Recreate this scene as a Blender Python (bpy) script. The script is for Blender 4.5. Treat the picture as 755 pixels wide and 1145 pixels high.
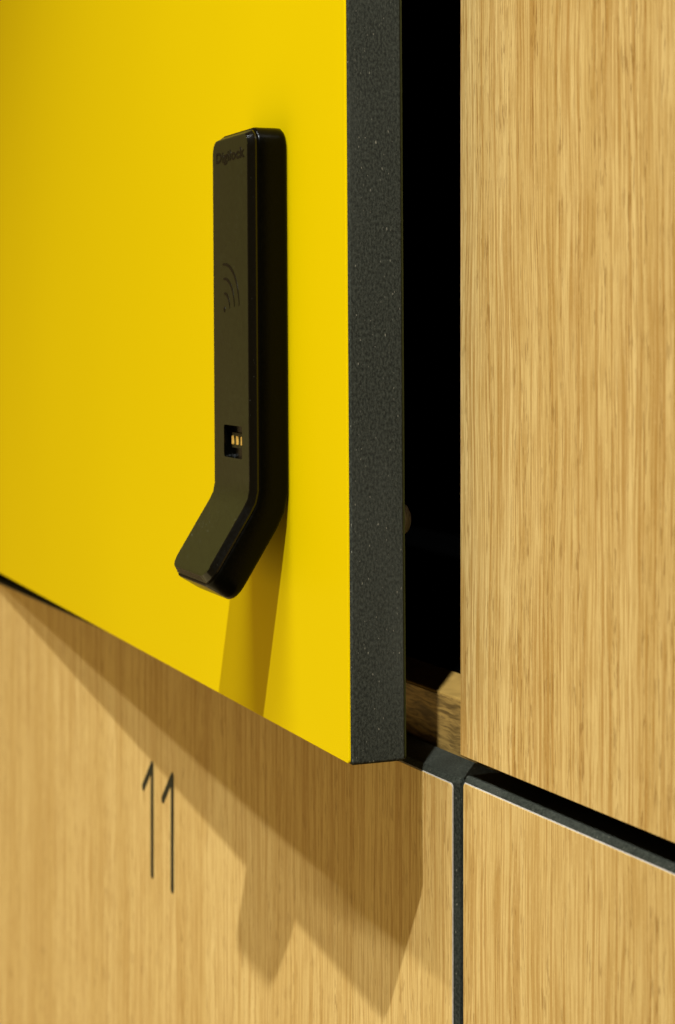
import bpy, bmesh, math, random
from mathutils import Vector, Matrix
random.seed(7)
SC = bpy.context.scene
COL = SC.collection
for o in list(bpy.data.objects):
    bpy.data.objects.remove(o)

# ------------------------------------------------------------ camera (metres)
YAW = math.radians(25.081)
FWD = Vector((-math.cos(YAW), math.sin(YAW), 0))
cd = bpy.data.cameras.new('camera'); cam = bpy.data.objects.new('camera', cd); COL.objects.link(cam)
cam.location = (0.52189, -0.28557, 0.130)
cam.rotation_euler = FWD.to_track_quat('-Z', 'Y').to_euler()
cd.sensor_fit = 'HORIZONTAL'; cd.sensor_width = 36; cd.lens = 2174/755*36
cd.shift_x = 0.0; cd.shift_y = -203.5/755
cd.clip_start = 0.02; cd.clip_end = 50
cd.dof.use_dof = True; cd.dof.focus_distance = 0.60; cd.dof.aperture_fstop = 30
SC.camera = cam

# ------------------------------------------------------------ light
W = bpy.data.worlds.new('World'); SC.world = W; W.use_nodes = True
nt = W.node_tree; nt.nodes.clear()
wo = nt.nodes.new('ShaderNodeOutputWorld'); bg = nt.nodes.new('ShaderNodeBackground')
tc = nt.nodes.new('ShaderNodeTexCoord'); dp = nt.nodes.new('ShaderNodeVectorMath'); dp.operation = 'DOT_PRODUCT'
dp.inputs[1].default_value = Vector((-0.55, -0.80, -0.10)).normalized()
mr = nt.nodes.new('ShaderNodeMapRange'); mr.inputs['From Min'].default_value = -0.3; mr.inputs['From Max'].default_value = 1.0
mx = nt.nodes.new('ShaderNodeMix'); mx.data_type = 'RGBA'
mx.inputs['A'].default_value = (0.26, 0.17, 0.060, 1); mx.inputs['B'].default_value = (1.0, 0.67, 0.28, 1)
nt.links.new(tc.outputs['Generated'], dp.inputs[0]); nt.links.new(dp.outputs['Value'], mr.inputs['Value'])
nt.links.new(mr.outputs['Result'], mx.inputs['Factor']); nt.links.new(mx.outputs['Result'], bg.inputs['Color'])
nt.links.new(bg.outputs[0], wo.inputs[0]); bg.inputs['Strength'].default_value = 0.25

def spot(name, aim, d, dist, power, size, cone=40, blend=1.0, col=(.93, .985, 1), off=(0, 0, 0)):
    l = bpy.data.lights.new(name, 'SPOT'); o = bpy.data.objects.new(name, l); COL.objects.link(o)
    d = Vector(d).normalized(); o.location = Vector(aim) + d*dist
    o.rotation_euler = (Vector(aim)+Vector(off)-o.location).to_track_quat('-Z', 'Y').to_euler()
    l.energy = power; l.shadow_soft_size = size; l.spot_size = math.radians(cone); l.spot_blend = blend; l.color = col
    return o
spot('spot_lamp', (-0.03, -0.02, 0.0), (.522, -.383, 1), 2.2, 410, 0.016, 31, 1.0, off=(-.55, 0, -.50))
def area(name, loc, aim, sx, sy, power, col, spread=180):
    l = bpy.data.lights.new(name, 'AREA'); o = bpy.data.objects.new(name, l); COL.objects.link(o)
    l.shape = 'RECTANGLE'; l.size = sx; l.size_y = sy; l.energy = power; l.color = col; l.spread = math.radians(spread)
    o.location = loc; o.rotation_euler = (Vector(aim)-Vector(loc)).to_track_quat('-Z', 'Y').to_euler()
    return o
# long ceiling strip parallel to the lockers, and the warm light that comes back from the floor
area('ceiling_strip', (.40, -1.02, 2.0), (.40, -1.0, -1), 1.62, .035, 37, (.93, .985, 1), 71)
area('floor_bounce', (-.85, -.90, -.75), (-.45, 0, -.10), 2.2, 1.6, 12.5, (1, .80, .36))

SC.view_settings.view_transform = 'Standard'; SC.view_settings.look = 'None'
SC.view_settings.exposure = 0; SC.view_settings.gamma = 1
SC.render.engine = 'CYCLES'

# ------------------------------------------------------------ materials
def srgb(r, g, b):
    f = lambda c: (c/255/12.92) if c/255 <= .04045 else ((c/255+.055)/1.055)**2.4
    return (f(r), f(g), f(b), 1)
class NB:
    def __init__(s, name):
        s.m = bpy.data.materials.new(name); s.m.use_nodes = True; s.t = s.m.node_tree
        s.b = s.t.nodes['Principled BSDF']
    def n(s, t, **k):
        x = s.t.nodes.new(t)
        for a, v in k.items(): setattr(x, a, v)
        return x
    def l(s, a, b): s.t.links.new(a, b)
    def math(s, op, a, b=None, c=None, clamp=False):
        x = s.n('ShaderNodeMath', operation=op); x.use_clamp = clamp
        for i, v in enumerate((a, b, c)):
            if v is None: continue
            if isinstance(v, (int, float)): x.inputs[i].default_value = v
            else: s.l(v, x.inputs[i])
        return x.outputs[0]
    def coords(s, off=(0, 0, 0)):
        tc = s.n('ShaderNodeTexCoord'); a = s.n('ShaderNodeVectorMath', operation='ADD'); a.inputs[1].default_value = off
        s.l(tc.outputs['Object'], a.inputs[0]); return a.outputs[0]
    def scaled(s, v, sc):
        a = s.n('ShaderNodeVectorMath', operation='MULTIPLY'); a.inputs[1].default_value = sc
        s.l(v, a.inputs[0]); return a.outputs[0]
    def noise(s, v, sc, detail=2, rough=.5):
        x = s.n('ShaderNodeTexNoise'); x.inputs['Scale'].default_value = 1
        x.inputs['Detail'].default_value = detail; x.inputs['Roughness'].default_value = rough
        s.l(s.scaled(v, sc), x.inputs['Vector']); return x.outputs['Fac']
    def rng(s, v, a, b, c=0., d=1.):
        x = s.n('ShaderNodeMapRange'); x.interpolation_type = 'SMOOTHSTEP'
        x.inputs['From Min'].default_value = a; x.inputs['From Max'].default_value = b
        x.inputs['To Min'].default_value = c; x.inputs['To Max'].default_value = d
        s.l(v, x.inputs['Value']); return x.outputs['Result']
    def mix(s, f, a, b):
        x = s.n('ShaderNodeMix', data_type='RGBA')
        for i, v in (('Factor', f), ('A', a), ('B', b)):
            if isinstance(v, (int, float, tuple)): x.inputs[i].default_value = v
            else: s.l(v, x.inputs[i])
        return x.outputs['Result']
    def bump(s, h, st, dist):
        x = s.n('ShaderNodeBump'); x.inputs['Strength'].default_value = st; x.inputs['Distance'].default_value = dist
        s.l(h, x.inputs['Height']); s.l(x.outputs[0], s.b.inputs['Normal'])

def oak(name, off, contrast=1.0, fine=1.0):
    N = NB(name); v = N.coords(off)
    # gentle waver so that the grain is never perfectly straight
    wv = N.noise(v, (22, 22, 7), 2)
    wv = N.math('MULTIPLY', N.math('SUBTRACT', wv, .5), .0085)
    cx = N.n('ShaderNodeCombineXYZ'); N.l(wv, cx.inputs[0])
    add = N.n('ShaderNodeVectorMath', operation='ADD'); N.l(v, add.inputs[0]); N.l(cx.outputs[0], add.inputs[1]); w = add.outputs[0]
    band = N.noise(w, (52*fine, 0, 1.6), 3, .6)               # growth bands about two centimetres wide
    ring = N.noise(w, (560*fine, 0, 9), 4, .7)               # grain lines
    fib = N.noise(w, (1500*fine, 0, 48), 2, .65)               # fibres
    pore = N.noise(w, (1000*fine, 0, 105), 2, .6)              # dashes of open pores
    fleck = N.noise(v, (1500, 0, 700), 1)
    c = N.mix(N.rng(band, .30, .70), (.525, .345, .115, 1), (.63, .442, .170, 1))
    c = N.mix(N.math('MULTIPLY', N.rng(ring, .46, .60), .66*contrast), c, (.34, .170, .032, 1))
    c = N.mix(N.math('MULTIPLY', N.rng(fib, .45, .60), .46*contrast), c, (.36, .195, .040, 1))
    gate = N.rng(N.noise(w, (160*fine, 0, 5), 2), .40, .62)
    p = N.math('MULTIPLY', N.rng(pore, .56, .61), N.math('ADD', N.math('MULTIPLY', gate, .75), .14))
    c = N.mix(N.math('MULTIPLY', p, .55*contrast), c, (.20, .090, .012, 1))
    c = N.mix(N.math('MULTIPLY', N.rng(fleck, .55, .8), .16), c, (.75, .55, .24, 1))
    N.l(c, N.b.inputs['Base Color'])
    N.b.inputs['Roughness'].default_value = .6; N.b.inputs['Specular IOR Level'].default_value = .10
    N.bump(N.math('ADD', p, N.math('MULTIPLY', ring, .5)), .35, .0002)
    return N.m
M = {}
M['oak_a'] = oak('oak_laminate_upper', (3.13, 0, 1.27), 1.15, 1.25)
M['oak_b'] = oak('oak_laminate_numbered', (7.91, 0, 4.4), .85)
M['oak_c'] = oak('oak_laminate_lower', (11.37, 0, 2.1), 1.0, 1.25)

def yellow():
    N = NB('yellow_laminate'); v = N.coords()
    c = N.mix(N.rng(N.noise(v, (5, 5, 4), 1), .3, .7), (.612, .430, .0002, 1), (.632, .446, .0003, 1))
    N.l(c, N.b.inputs['Base Color']); N.b.inputs['Roughness'].default_value = .42
    N.b.inputs['Specular IOR Level'].default_value = .01
    N.bump(N.noise(v, (2600, 2600, 2600), 2), .06, .00008)
    return N.m
M['yellow'] = yellow()
def core():
    N = NB('black_core_board'); v = N.coords()
    a = N.noise(v, (1500, 1500, 900), 4, .75)
    b = N.noise(v, (260, 900, 900), 2)
    s = N.noise(v, (1500, 1500, 620), 1)
    h = N.noise(v, (40, 40, 12), 2)
    c = N.mix(N.rng(a, .35, .68), (.0095, .0104, .0074, 1), (.037, .0395, .0290, 1))
    c = N.mix(N.math('MULTIPLY', N.rng(h, .35, .7), .3), c, (.050, .052, .042, 1))
    c = N.mix(N.rng(b, .60, .72, 0, .55), c, (.010, .010, .008, 1))
    c = N.mix(N.rng(s, .72, .78, 0, .55), c, (.25, .23, .17, 1))
    N.l(c, N.b.inputs['Base Color']); N.b.inputs['Roughness'].default_value = .68
    N.b.inputs['Specular IOR Level'].default_value = .08
    N.bump(a, .5, .00025)
    return N.m
M['core'] = core()
def plain(name, col, rough, spec=.5, metal=0, nz=None):
    N = NB(name); v = N.coords()
    sc, amt = nz or (800, .12)
    k = N.noise(v, (sc,)*3, 2)
    c = N.mix(N.rng(k, .3, .7), tuple(x*(1-amt) for x in col[:3])+(1,), tuple(min(1, x*(1+amt)) for x in col[:3])+(1,))
    N.l(c, N.b.inputs['Base Color']); N.b.inputs['Roughness'].default_value = rough
    N.b.inputs['Specular IOR Level'].default_value = spec; N.b.inputs['Metallic'].default_value = metal
    N.l(N.rng(k, .3, .7, rough*.9, min(1, rough*1.1)), N.b.inputs['Roughness'])
    return N
M['paper'] = plain('laminate_cut_edge', (.30, .26, .21, 1), .6, .3).m
M['shell'] = plain('shaded_carcass_board', (.0008, .0008, .0008, 1), 1.0, .0).m  # near-black colour carries the deep shade inside the lockers
def plastic(name, col, rough, spec, dust, th=.75):
    N = plain(name, col, rough, spec); v = N.coords()
    d = N.noise(v, (1500,)*3, 1); g = N.noise(v, (60,)*3, 2)
    base = N.b.inputs['Base Color'].links[0].from_socket
    f = N.math('MULTIPLY', N.rng(d, th, th+.05), N.rng(g, .45, .7, 0, dust))
    N.l(N.mix(f, base, (.20, .19, .14, 1)), N.b.inputs['Base Color'])
    return N.m
M['satin'] = plastic('satin_black_plastic_sheen', (.018, .0165, .0034, 1), .40, .14, .7, .715)  # olive base colour stands in for the warm reflection on black plastic
M['gloss'] = plastic('glossy_black_plastic', (.0007, .0007, .0004, 1), .16, .40, .25)
M['body'] = plastic('black_plastic', (.0007, .0006, .0002, 1), .24, .08, .0)
M['ink'] = plain('black_recessed_mark', (.0012, .0010, .0004, 1), .22, .12).m
M['number'] = plain('dark_number_ink', (.008, .008, .004, 1), .5, .1).m
M['backing'] = plain('shaded_backing_laminate', (.020, .019, .003, 1), .6, .1).m  # yellow backing darkened to olive, its shade put into the colour
M['gold'] = plain('gold_contact', (.90, .58, .13, 1), .36, .5, .75).m
M['steel'] = plain('dull_metal', (.30, .28, .22, 1), .45, .5, .35).m
def raw():
    N = NB('cut_oak_edge'); v = N.coords()
    w = N.noise(v, (90, 90, 300), 2); cx = N.n('ShaderNodeCombineXYZ'); N.l(N.math('MULTIPLY', N.math('SUBTRACT', w, .5), .0028), cx.inputs[2])
    ad = N.n('ShaderNodeVectorMath', operation='ADD'); N.l(v, ad.inputs[0]); N.l(cx.outputs[0], ad.inputs[1]); v = ad.outputs[0]
    a = N.noise(v, (60, 60, 700), 3, .6); b = N.noise(v, (200, 200, 1500), 2)
    c = N.mix(N.rng(a, .36, .66), srgb(170, 134, 66), srgb(100, 74, 24))
    c = N.mix(N.rng(b, .55, .7, 0, .5), c, srgb(70, 50, 14))
    N.l(c, N.b.inputs['Base Color']); N.b.inputs['Roughness'].default_value = .7; N.bump(a, .4, .0003)
    return N.m
M['raw'] = raw()
M['board'] = plain('pale_oak_board', srgb(150, 118, 60), .6, .1, 0, (120, .12)).m

# ------------------------------------------------------------ mesh helpers
def link(name, bm, mat, parent=None, smooth=False, mw=None):
    bmesh.ops.recalc_face_normals(bm, faces=bm.faces[:])
    me = bpy.data.meshes.new(name); bm.to_mesh(me); bm.free()
    o = bpy.data.objects.new(name, me); COL.objects.link(o)
    me.materials.append(M[mat])
    if smooth:
        for p in me.polygons: p.use_smooth = True
    if mw is not None: o.matrix_world = mw
    if parent is not None:
        o.parent = parent; o.matrix_parent_inverse = Matrix.Identity(4)
    return o
def box(bm, x0, x1, y0, y1, z0, z1):
    vs = [bm.verts.new(c) for c in ((x0,y0,z0),(x1,y0,z0),(x1,y1,z0),(x0,y1,z0),(x0,y0,z1),(x1,y0,z1),(x1,y1,z1),(x0,y1,z1))]
    for f in ((0,1,2,3),(4,5,6,7),(0,1,5,4),(1,2,6,5),(2,3,7,6),(3,0,4,7)): bm.faces.new([vs[i] for i in f])
def bevel(bm, edges, w, seg=2):
    bmesh.ops.bevel(bm, geom=edges, offset=w, segments=seg, profile=.5, affect='EDGES')
def thing(name, label, cat, loc, group=None):
    o = bpy.data.objects.new(name, None); COL.objects.link(o); o.empty_display_size = .05
    o.location = loc; o['label'] = label; o['category'] = cat
    if group: o['group'] = group
    return o
def mb(name, mat, parent, *boxes, bev=0):
    bm = bmesh.new()
    for b in boxes: box(bm, *b)
    if bev: bevel(bm, bm.edges[:], bev, 2)
    return link(name, bm, mat, parent)

# a laminated door: veneer sheet, pale cut line and black core with a milled chamfer at its front edges
CH = .0019
def ring_layers(bm, layers, cap0=True, cap1=True):
    """layers: list of (x0, x1, z0, z1, y) rectangles joined into a closed body"""
    R_ = []
    for (x0, x1, z0, z1, y, r) in layers:
        vs = []
        for (cx, cz, a0) in ((x1-r, z1-r, 0), (x0+r, z1-r, 90), (x0+r, z0+r, 180), (x1-r, z0+r, 270)):
            for k in range(5):
                a = math.radians(a0 + k*22.5); vs.append(bm.verts.new((cx+r*math.cos(a), y, cz+r*math.sin(a))))
        R_.append(vs)
    n = len(R_[0])
    for A, B in zip(R_, R_[1:]):
        for i in range(n): bm.faces.new((A[i], A[(i+1) % n], B[(i+1) % n], B[i]))
    if cap0: bm.faces.new(R_[0])
    if cap1: bm.faces.new(R_[-1])
def closed_door(root, x0, x1, z0, z1, veneer, flat=False):
    """y = 0 is the face of the veneer"""
    c = CH; t = .00035
    e = .0003 if flat else c
    bm = bmesh.new(); r = .0003 if flat else .0012
    L = lambda i, y: (x0+i, x1-i, z0+i, z1-i, y, r)
    ring_layers(bm, [L(e-.00042 if not flat else .0001, .00050), L(0, e+.0001), L(0, .0172), L(.0008, .018)])
    core = link('door', bm, 'core', root)
    bm = bmesh.new()
    ring_layers(bm, [L(e+.00005, 0), L(e-.00005, .0001), L(e-.00005, .0004)])
    link('oak_veneer', bm, veneer, core)
    if not flat:
        bm = bmesh.new()
        # pale line where the veneer was milled through
        o_ = (L(e-.00008, .00003), L(e-.00048, .00049))
        ring_layers(bm, [(*o_[0][:4], .00012, r), (*L(e-.00036, 0)[:4], .00040, r)])
        link('cut_edge_line', bm, 'paper', core)
    return core

# ------------------------------------------------------------ the four lockers
G = 'oak and yellow lockers in the bank'
TOPZ = .46; BOTZ = -.47
XL = -.74; XR = .42; DEP = .42
# opened yellow locker
A = thing('locker', 'open locker with ajar glossy yellow door and bent black handle', 'locker', (-.37, .019, 0), G)
a0 = -A.location
def rel(root, b):  # world box -> local box
    l = root.location
    return (b[0]-l.x, b[1]-l.x, b[2]-l.y, b[3]-l.y, b[4]-l.z, b[5]-l.z)
# locker carcass
SH0, SH1 = -0.0106, 0.0092
def carcass(root, x0, x1, z0, z1, wood=True, floor=True):
    y0 = .0205
    if wood:
        f = bmesh.new(); box(f, *rel(root, (x0, x1, y0, y0+.0225, z0, z0+.0198)))
        bevel(f, [e for e in f.edges if all(abs(v.co.y-(y0-root.location.y)) < 1e-5 for v in e.verts)], .0007, 2)
        sh = link('shelf', f, 'board', root)
        link_raw = bmesh.new(); box(link_raw, *rel(root, (x0, x1, y0-.0004, y0+.0002, z0+.0006, z0+.0190)))
        link('edge_band', link_raw, 'raw', sh)
        mb('floor_panel', 'shell', root, rel(root, (x0, x1, y0+.0227, DEP, z0, z0+.0196)))  # painted near black where the shelf top lies in shade
    else:
        mb('shelf', 'shell', root, rel(root, (x0, x1, y0, DEP, z0, z0+.018)))
    zz = z0+.0200
    mb('side_panel', 'shell', root, rel(root, (x0-.0005, x0+.016, y0+.0002, DEP, zz, z1)))
    mb('side_panel', 'shell', root, rel(root, (x1-.004, x1+.0005, y0+.0002, DEP, zz, z1)))
    mb('back_panel', 'shell', root, rel(root, (x0+.0165, x1-.0045, DEP-.016, DEP, zz, z1)))
carcass(A, XL, .009, SH0, TOPZ)
mb('top_panel', 'shell', A, rel(A, (XL, .009, .0205, DEP, TOPZ+.0005, TOPZ+.018)))

# door frame: local x runs along the door to its free edge, local y into the locker, z up
CX, CY = -.00111, -.03682
PHI = math.radians(-3.50)
MW = Matrix.Translation((CX, CY, 0)) @ Matrix.Rotation(PHI, 4, 'Z') @ Matrix.Rotation(math.radians(-.20), 4, 'Y') @ Matrix.Rotation(math.radians(.30), 4, 'X')
MWL = A.matrix_world
def door_mw(root, extra=Matrix.Identity(4)):
    return Matrix.Translation(-root.location) @ MW @ extra
def dlink(name, bm, mat, parent, smooth=False):
    """door-space mesh under the locker (or under a part that already carries the door frame)"""
    o = link(name, bm, mat, None, smooth)
    o.parent = parent
    if parent is A: o.matrix_local = door_mw(A)
    return o
DL = .735; DT = .0189; DH = .455
bm = bmesh.new(); r = .0011
L = lambda i, y, rr=r: (-DL+i, 0-i, 0+i, DH-i, y, rr)
ring_layers(bm, [L(.0006, .0007), L(0, .0014), L(0, .0176), L(.0006, .0181)])
door = dlink('door', bm, 'core', A)
bm = bmesh.new(); ring_layers(bm, [L(.0007, .0), L(.00055, .0001), L(.00055, .0006)])
dlink('yellow_front_sheet', bm, 'yellow', door)
bm = bmesh.new(); ring_layers(bm, [L(.0006, .01815), L(.0004, .0183), L(.0004, .0186), L(.0006, .0187)])
dlink('shaded_back_sheet', bm, 'backing', door)

# ------------------------------------------------------------ handle
W2 = .0202                       # half width of the body
UC = -.0698                      # its middle, along the door
FD = .0133                       # stand-off of the front face
BEND = math.radians(32); RB = .010
ZT, ZB, LOW = .1957, .0765, .0310
def path(s):
    """front-face path: s from the top; returns (z, d, tangent, normal) in the z/d plane"""
    arc = RB*BEND; half = RB*math.tan(BEND/2); s1 = ZT - ZB - half
    if s <= s1: return (ZT-s, FD, (-1., 0.), (0., 1.))
    if s <= s1+arc:
        a = (s-s1)/RB
        return (ZT-s1-RB*math.sin(a), FD+RB*(1-math.cos(a)), (-math.cos(a), math.sin(a)), (math.sin(a), math.cos(a)))
    a = BEND; e = s-s1-arc
    return (ZT-s1-RB*math.sin(a)-e*math.cos(a), FD+RB*(1-math.cos(a))+e*math.sin(a), (-math.cos(a), math.sin(a)), (math.sin(a), math.cos(a)))
STOT = (ZT-ZB) - RB*math.tan(BEND/2) + RB*BEND + LOW - RB*math.tan(BEND/2)
def pt(u, s, dep):
    z, d, t, n = path(s); return Vector((UC+u, -(d - n[1]*dep), z - n[0]*dep))
def slab(layers, r, s0=0., s1=None):
    """layers: (inset, depth below the front face); a rounded outline in (u, s) carried along the bent path"""
    s1 = STOT if s1 is None else s1
    bm = bmesh.new(); rows = []
    for ins, dep in layers:
        a, b = s0+ins, s1-ins; hw = W2-ins; rr = max(r-ins*.6, .0006)
        ts = [a + rr*(1-math.cos(math.radians(x))) for x in range(0, 91, 10)]
        m = 46; ts += [a+rr + (b-a-2*rr)*k/m for k in range(1, m)]
        ts += [b - rr*(1-math.cos(math.radians(x))) for x in range(90, -1, -10)]
        Lr = []
        for s in ts:
            q = rr - min(s-a, b-s)
            h = hw if q <= 0 else hw - rr + math.sqrt(max(rr*rr-q*q, 0))
            Lr.append((bm.verts.new(pt(-h, s, dep)), bm.verts.new(pt(h, s, dep))))
        rows.append(Lr)
    n = len(rows[0])
    for A_, B_ in zip(rows, rows[1:]):
        for k in range(n-1):
            for j in (0, 1): bm.faces.new((A_[k][j], A_[k+1][j], B_[k+1][j], B_[k][j]))
        for k in (0, n-1): bm.faces.new((A_[k][0], A_[k][1], B_[k][1], B_[k][0]))
    for Lr in (rows[0], rows[-1]):
        for k in range(n-1): bm.faces.new((Lr[k][0], Lr[k][1], Lr[k+1][1], Lr[k+1][0]))
    return bm
def smooth_by_angle(o, deg=32):
    me = o.data
    bm = bmesh.new(); bm.from_mesh(me)
    for f in bm.faces: f.smooth = True
    for e in bm.edges:
        e.smooth = not (len(e.link_faces) == 2 and e.calc_face_angle(0) > math.radians(deg))
    bm.to_mesh(me); bm.free()
def rnd(ins0, dep0, ins1, dep1, n=4):
    """quarter-round between two layers"""
    return [(ins0 + (ins1-ins0)*(1-math.cos(math.pi/2*k/n)), dep0 + (dep1-dep0)*math.sin(math.pi/2*k/n)) for k in range(n+1)]
BD = .0029   # the body's front lies this far below the plate
body = slab([(.0016, FD-.0001), (.0008, FD-.0004), (.0001, FD-.0013)] + [(0, FD-.003)] + [(0, BD+.0008), (.00015, BD+.0003), (.0005, BD+.00005), (.0010, BD)], .0060)
handle = dlink('handle', body, 'body', A); smooth_by_angle(handle, 40)
plate = slab([(.0008, BD-.00005), (.0008, BD-.0006), (.0011, BD-.0009), (.0019, .0004), (.0021, .00016), (.0025, .00003), (.0029, 0)], .0056)
pl = dlink('face_plate', plate, 'satin', handle); smooth_by_angle(pl, 28)
# glossy black chamfer of the plate, satin front
pl.data.materials.append(M['gloss'])
for p in pl.data.polygons:
    zc = p.center
    nrm = p.normal
    t_n = Vector((0, -1, 0)) if zc.z > ZB else Vector((0, -math.cos(BEND), math.sin(BEND)))
    if abs(nrm.x) > .28 or (nrm.dot(t_n) < .45 and zc.z < .06): p.material_index = 1

# charging port cut into the plate
PZ0, PZ1, PU0, PU1 = .0884, .0990, -.0772, -.0586
cb = bmesh.new(); box(cb, PU0, PU1, -FD-.002, -FD+BD-.0003, PZ0, PZ1)
bevel(cb, [e for e in cb.edges if abs(e.verts[0].co.y-e.verts[1].co.y) > .001], .0009, 3)
cut = link('cutter', cb, 'ink'); cut.matrix_world = MW
bpy.context.view_layer.update()
bo = pl.modifiers.new('cut', 'BOOLEAN'); bo.operation = 'DIFFERENCE'; bo.object = cut; bo.solver = 'EXACT'
bpy.context.view_layer.update()
dg = bpy.context.evaluated_depsgraph_get()
nm = bpy.data.meshes.new_from_object(pl.evaluated_get(dg)); pl.modifiers.clear(); pl.data = nm
print('plate polys after cut', len(nm.polygons), [m.name for m in nm.materials])
bpy.data.objects.remove(cut)
for p in nm.polygons:
    c = p.center
    if PU0-.0002 < c.x < PU1+.0002 and PZ0-.0002 < c.z < PZ1+.0002 and c.y > -FD+.0002:
        p.material_index = min(1, len(nm.materials)-1); p.use_smooth = False
# port floor, raised contact block, three gold contacts
yf = -FD+BD
b = bmesh.new(); box(b, PU0+.0003, PU1+.0035, yf-.00035, yf-.00005, PZ0+.0003, PZ1-.0003)
dlink('port_floor', b, 'gloss', handle)
b = bmesh.new(); box(b, -.0738, -.0586, yf-.0012, yf-.0004, .0915, .0966); bevel(b, b.edges[:], .0002, 2)
dlink('contact_block', b, 'satin', handle)
for k in range(3):
    b = bmesh.new(); x = -.0722 + k*.0046
    box(b, x-.0010, x+.0010, yf-.0016, yf-.0012, .0926, .0955); bevel(b, b.edges[:], .00018, 2)
    dlink('gold_contact', b, 'gold', handle)

# contactless symbol: dot and three arcs, and the maker's lettering, sunk marks
def stroke_arc(bm, cx, cz, rad, a0, a1, w, y0, y1, n=14):
    prof = []
    for k in range(n+1):
        a = math.radians(a0+(a1-a0)*k/n)
        ww = w*(.55+.45*math.sin(math.pi*k/n))
        prof.append([(cx+(rad+q*ww/2)*math.cos(a), cz+(rad+q*ww/2)*math.sin(a)) for q in (-1, 1)])
    rings = [[bm.verts.new((p[0][0], y0, p[0][1])), bm.verts.new((p[1][0], y0, p[1][1])), bm.verts.new((p[1][0], y1, p[1][1])), bm.verts.new((p[0][0], y1, p[0][1]))] for p in prof]
    for A_, B_ in zip(rings, rings[1:]):
        for i in range(4): bm.faces.new((A_[i], A_[(i+1) % 4], B_[(i+1) % 4], B_[i]))
    bm.faces.new(rings[0]); bm.faces.new(rings[-1])
b = bmesh.new(); ccx, ccz = -.0756, .1372
for rad in (.0053, .0102, .0150):
    stroke_arc(b, ccx, ccz, rad, 96, 4, .00105, -FD-.00009, -FD+.0001)
stroke_arc(b, ccx, ccz, .0004, 0, 350, .0012, -FD-.00009, -FD+.0001)
dlink('contactless_symbol', b, 'ink', handle)
cu = bpy.data.curves.new('lettering', 'FONT'); cu.body = 'Digilock'; cu.size = .0047; cu.extrude = .00008; cu.offset = .00013; cu.resolution_u = 4
cu.space_character = 1.04
to = bpy.data.objects.new('tmp_text', cu); COL.objects.link(to); bpy.context.view_layer.update()
dg = bpy.context.evaluated_depsgraph_get(); tm = bpy.data.meshes.new_from_object(to.evaluated_get(dg)); bpy.data.objects.remove(to)
xs = [v.co.x for v in tm.vertices]; w0, w1 = min(xs), max(xs)
for v in tm.vertices:
    x, y, z = v.co; v.co = (-.0836 + (x-w0)/(w1-w0)*.0292, -FD-.00001-z, .1862+y)
lt = bpy.data.objects.new('lettering', tm); COL.objects.link(lt); tm.materials.clear(); tm.materials.append(M['ink']); lt.parent = handle
# round lock post behind the door
b = bmesh.new()
prof = [(.0, DT-.0005), (.0053, DT-.0005), (.0053, DT+.0085), (.0046, DT+.0102), (.0030, DT+.0112), (.0012, DT+.0116), (.0, DT+.0116)]
n = 28; rings = []
for r_, y in prof[1:-1]: rings.append([b.verts.new((-.0246+r_*math.cos(2*math.pi*k/n), y, .0705+r_*math.sin(2*math.pi*k/n))) for k in range(n)])
for A_, B_ in zip(rings, rings[1:]):
    for k in range(n): b.faces.new((A_[k], A_[(k+1) % n], B_[(k+1) % n], B_[k]))
b.faces.new(rings[0]); b.faces.new(rings[-1])
lk = dlink('lock_post', b, 'steel', A, True)

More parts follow.
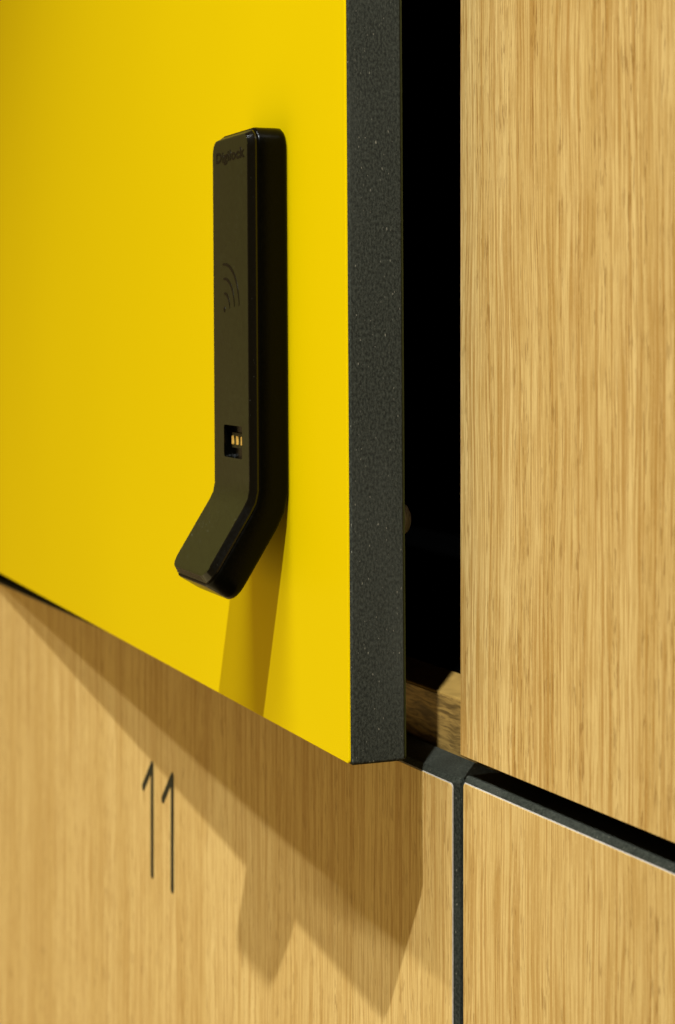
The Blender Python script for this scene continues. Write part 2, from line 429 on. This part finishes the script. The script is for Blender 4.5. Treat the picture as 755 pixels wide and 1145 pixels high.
# closed oak locker carrying number 11
B = thing('locker', 'closed oak locker with dark number 11, below the yellow door', 'locker', (-.37, .019, BOTZ), G)
def P(root, x0, x1, z0, z1, veneer, flat=False, y=0):
    core = closed_door(root, x0-root.location.x, x1-root.location.x, z0-root.location.z, z1-root.location.z, veneer, flat)
    core.location = (0, y-root.location.y, 0)
    return core
db = P(B, XL, -.0034, BOTZ, -.0081, 'oak_b')
carcass(B, XL, -.002, BOTZ, -.0112, wood=False)
def lkp(x, y):
    """point on the closed doors' plane seen at a pixel of the photograph (used once to measure the numerals)"""
    Rr = Vector((FWD.y, -FWD.x, 0)); d = FWD + Rr*((x-377.5)/2174) - Vector((0, 0, (y-369)/2174))
    t = -cam.location.y/d.y; p = cam.location + d*t; return (p.x, p.z)
def capsule_path(bm, pts, w, y0, y1):
    """a rounded stroke of constant width through points"""
    left, right = [], []
    n = len(pts)
    vs = [Vector(p) for p in pts]
    def nrm(i):
        a = vs[max(i-1, 0)]; c = vs[min(i+1, n-1)]; t = (c-a).normalized(); return Vector((-t.y, t.x))
    def cap(c, t0, sgn):
        out = []
        for k in range(9):
            a = math.pi*k/8; out.append(c + (t0*math.cos(a) + Vector((t0.y, -t0.x))*sgn*math.sin(a))*w/2)
        return out
    n0, n1 = nrm(0), nrm(n-1)
    loop = cap(vs[0], n0, -1)
    loop = [vs[i] + nrm(i)*w/2 for i in range(n-1, 0, -1)][0:0] + loop
    # start cap runs from +n0 round behind the start to -n0, then along to the end cap
    end = cap(vs[-1], -n1, -1)
    allp = loop + end
    f0 = [bm.verts.new((p.x, y0, p.y)) for p in allp]; f1 = [bm.verts.new((p.x, y1, p.y)) for p in allp]
    bm.faces.new(f0); bm.faces.new(f1); m = len(allp)
    for i in range(m): bm.faces.new((f0[i], f0[(i+1) % m], f1[(i+1) % m], f1[i]))
for top, bot, dia in (((170.3, 855.5), (170.3, 978), (160.6, 880)), ((192.8, 868.5), (192.8, 994.5), (182.4, 894))):
    bm = bmesh.new()
    tp, bt, di = lkp(*top), lkp(*bot), lkp(*dia); bt = (tp[0], bt[1])
    ox, oz = B.location.x, B.location.z
    loc = lambda q: (q[0]-ox, q[1]-oz)
    capsule_path(bm, [loc(tp), loc(bt)], .0036, -.00012, .0002)
    capsule_path(bm, [loc(tp), loc(di)], .0034, -.00016, .0002)
    link('numeral', bm, 'number', db)
    print('numeral', tp, bt, di)

# closed oak locker, upper right
Cc = thing('locker', 'tall closed plain oak locker right of the black gap', 'locker', (.21, .019, 0), G)
P(Cc, 0.0, XR, 0.0, TOPZ, 'oak_a', flat=True)
carcass(Cc, .0101, XR, SH0+.0112, TOPZ, wood=False)
# closed oak locker, lower right
Dd = thing('locker', 'closed plain oak locker with pale-lined top edge, right of the numbered one', 'locker', (.21, .019, BOTZ), G)
P(Dd, .0002, XR, BOTZ, -.0061, 'oak_c')
carcass(Dd, .0005, XR, BOTZ, -.0112, wood=False)
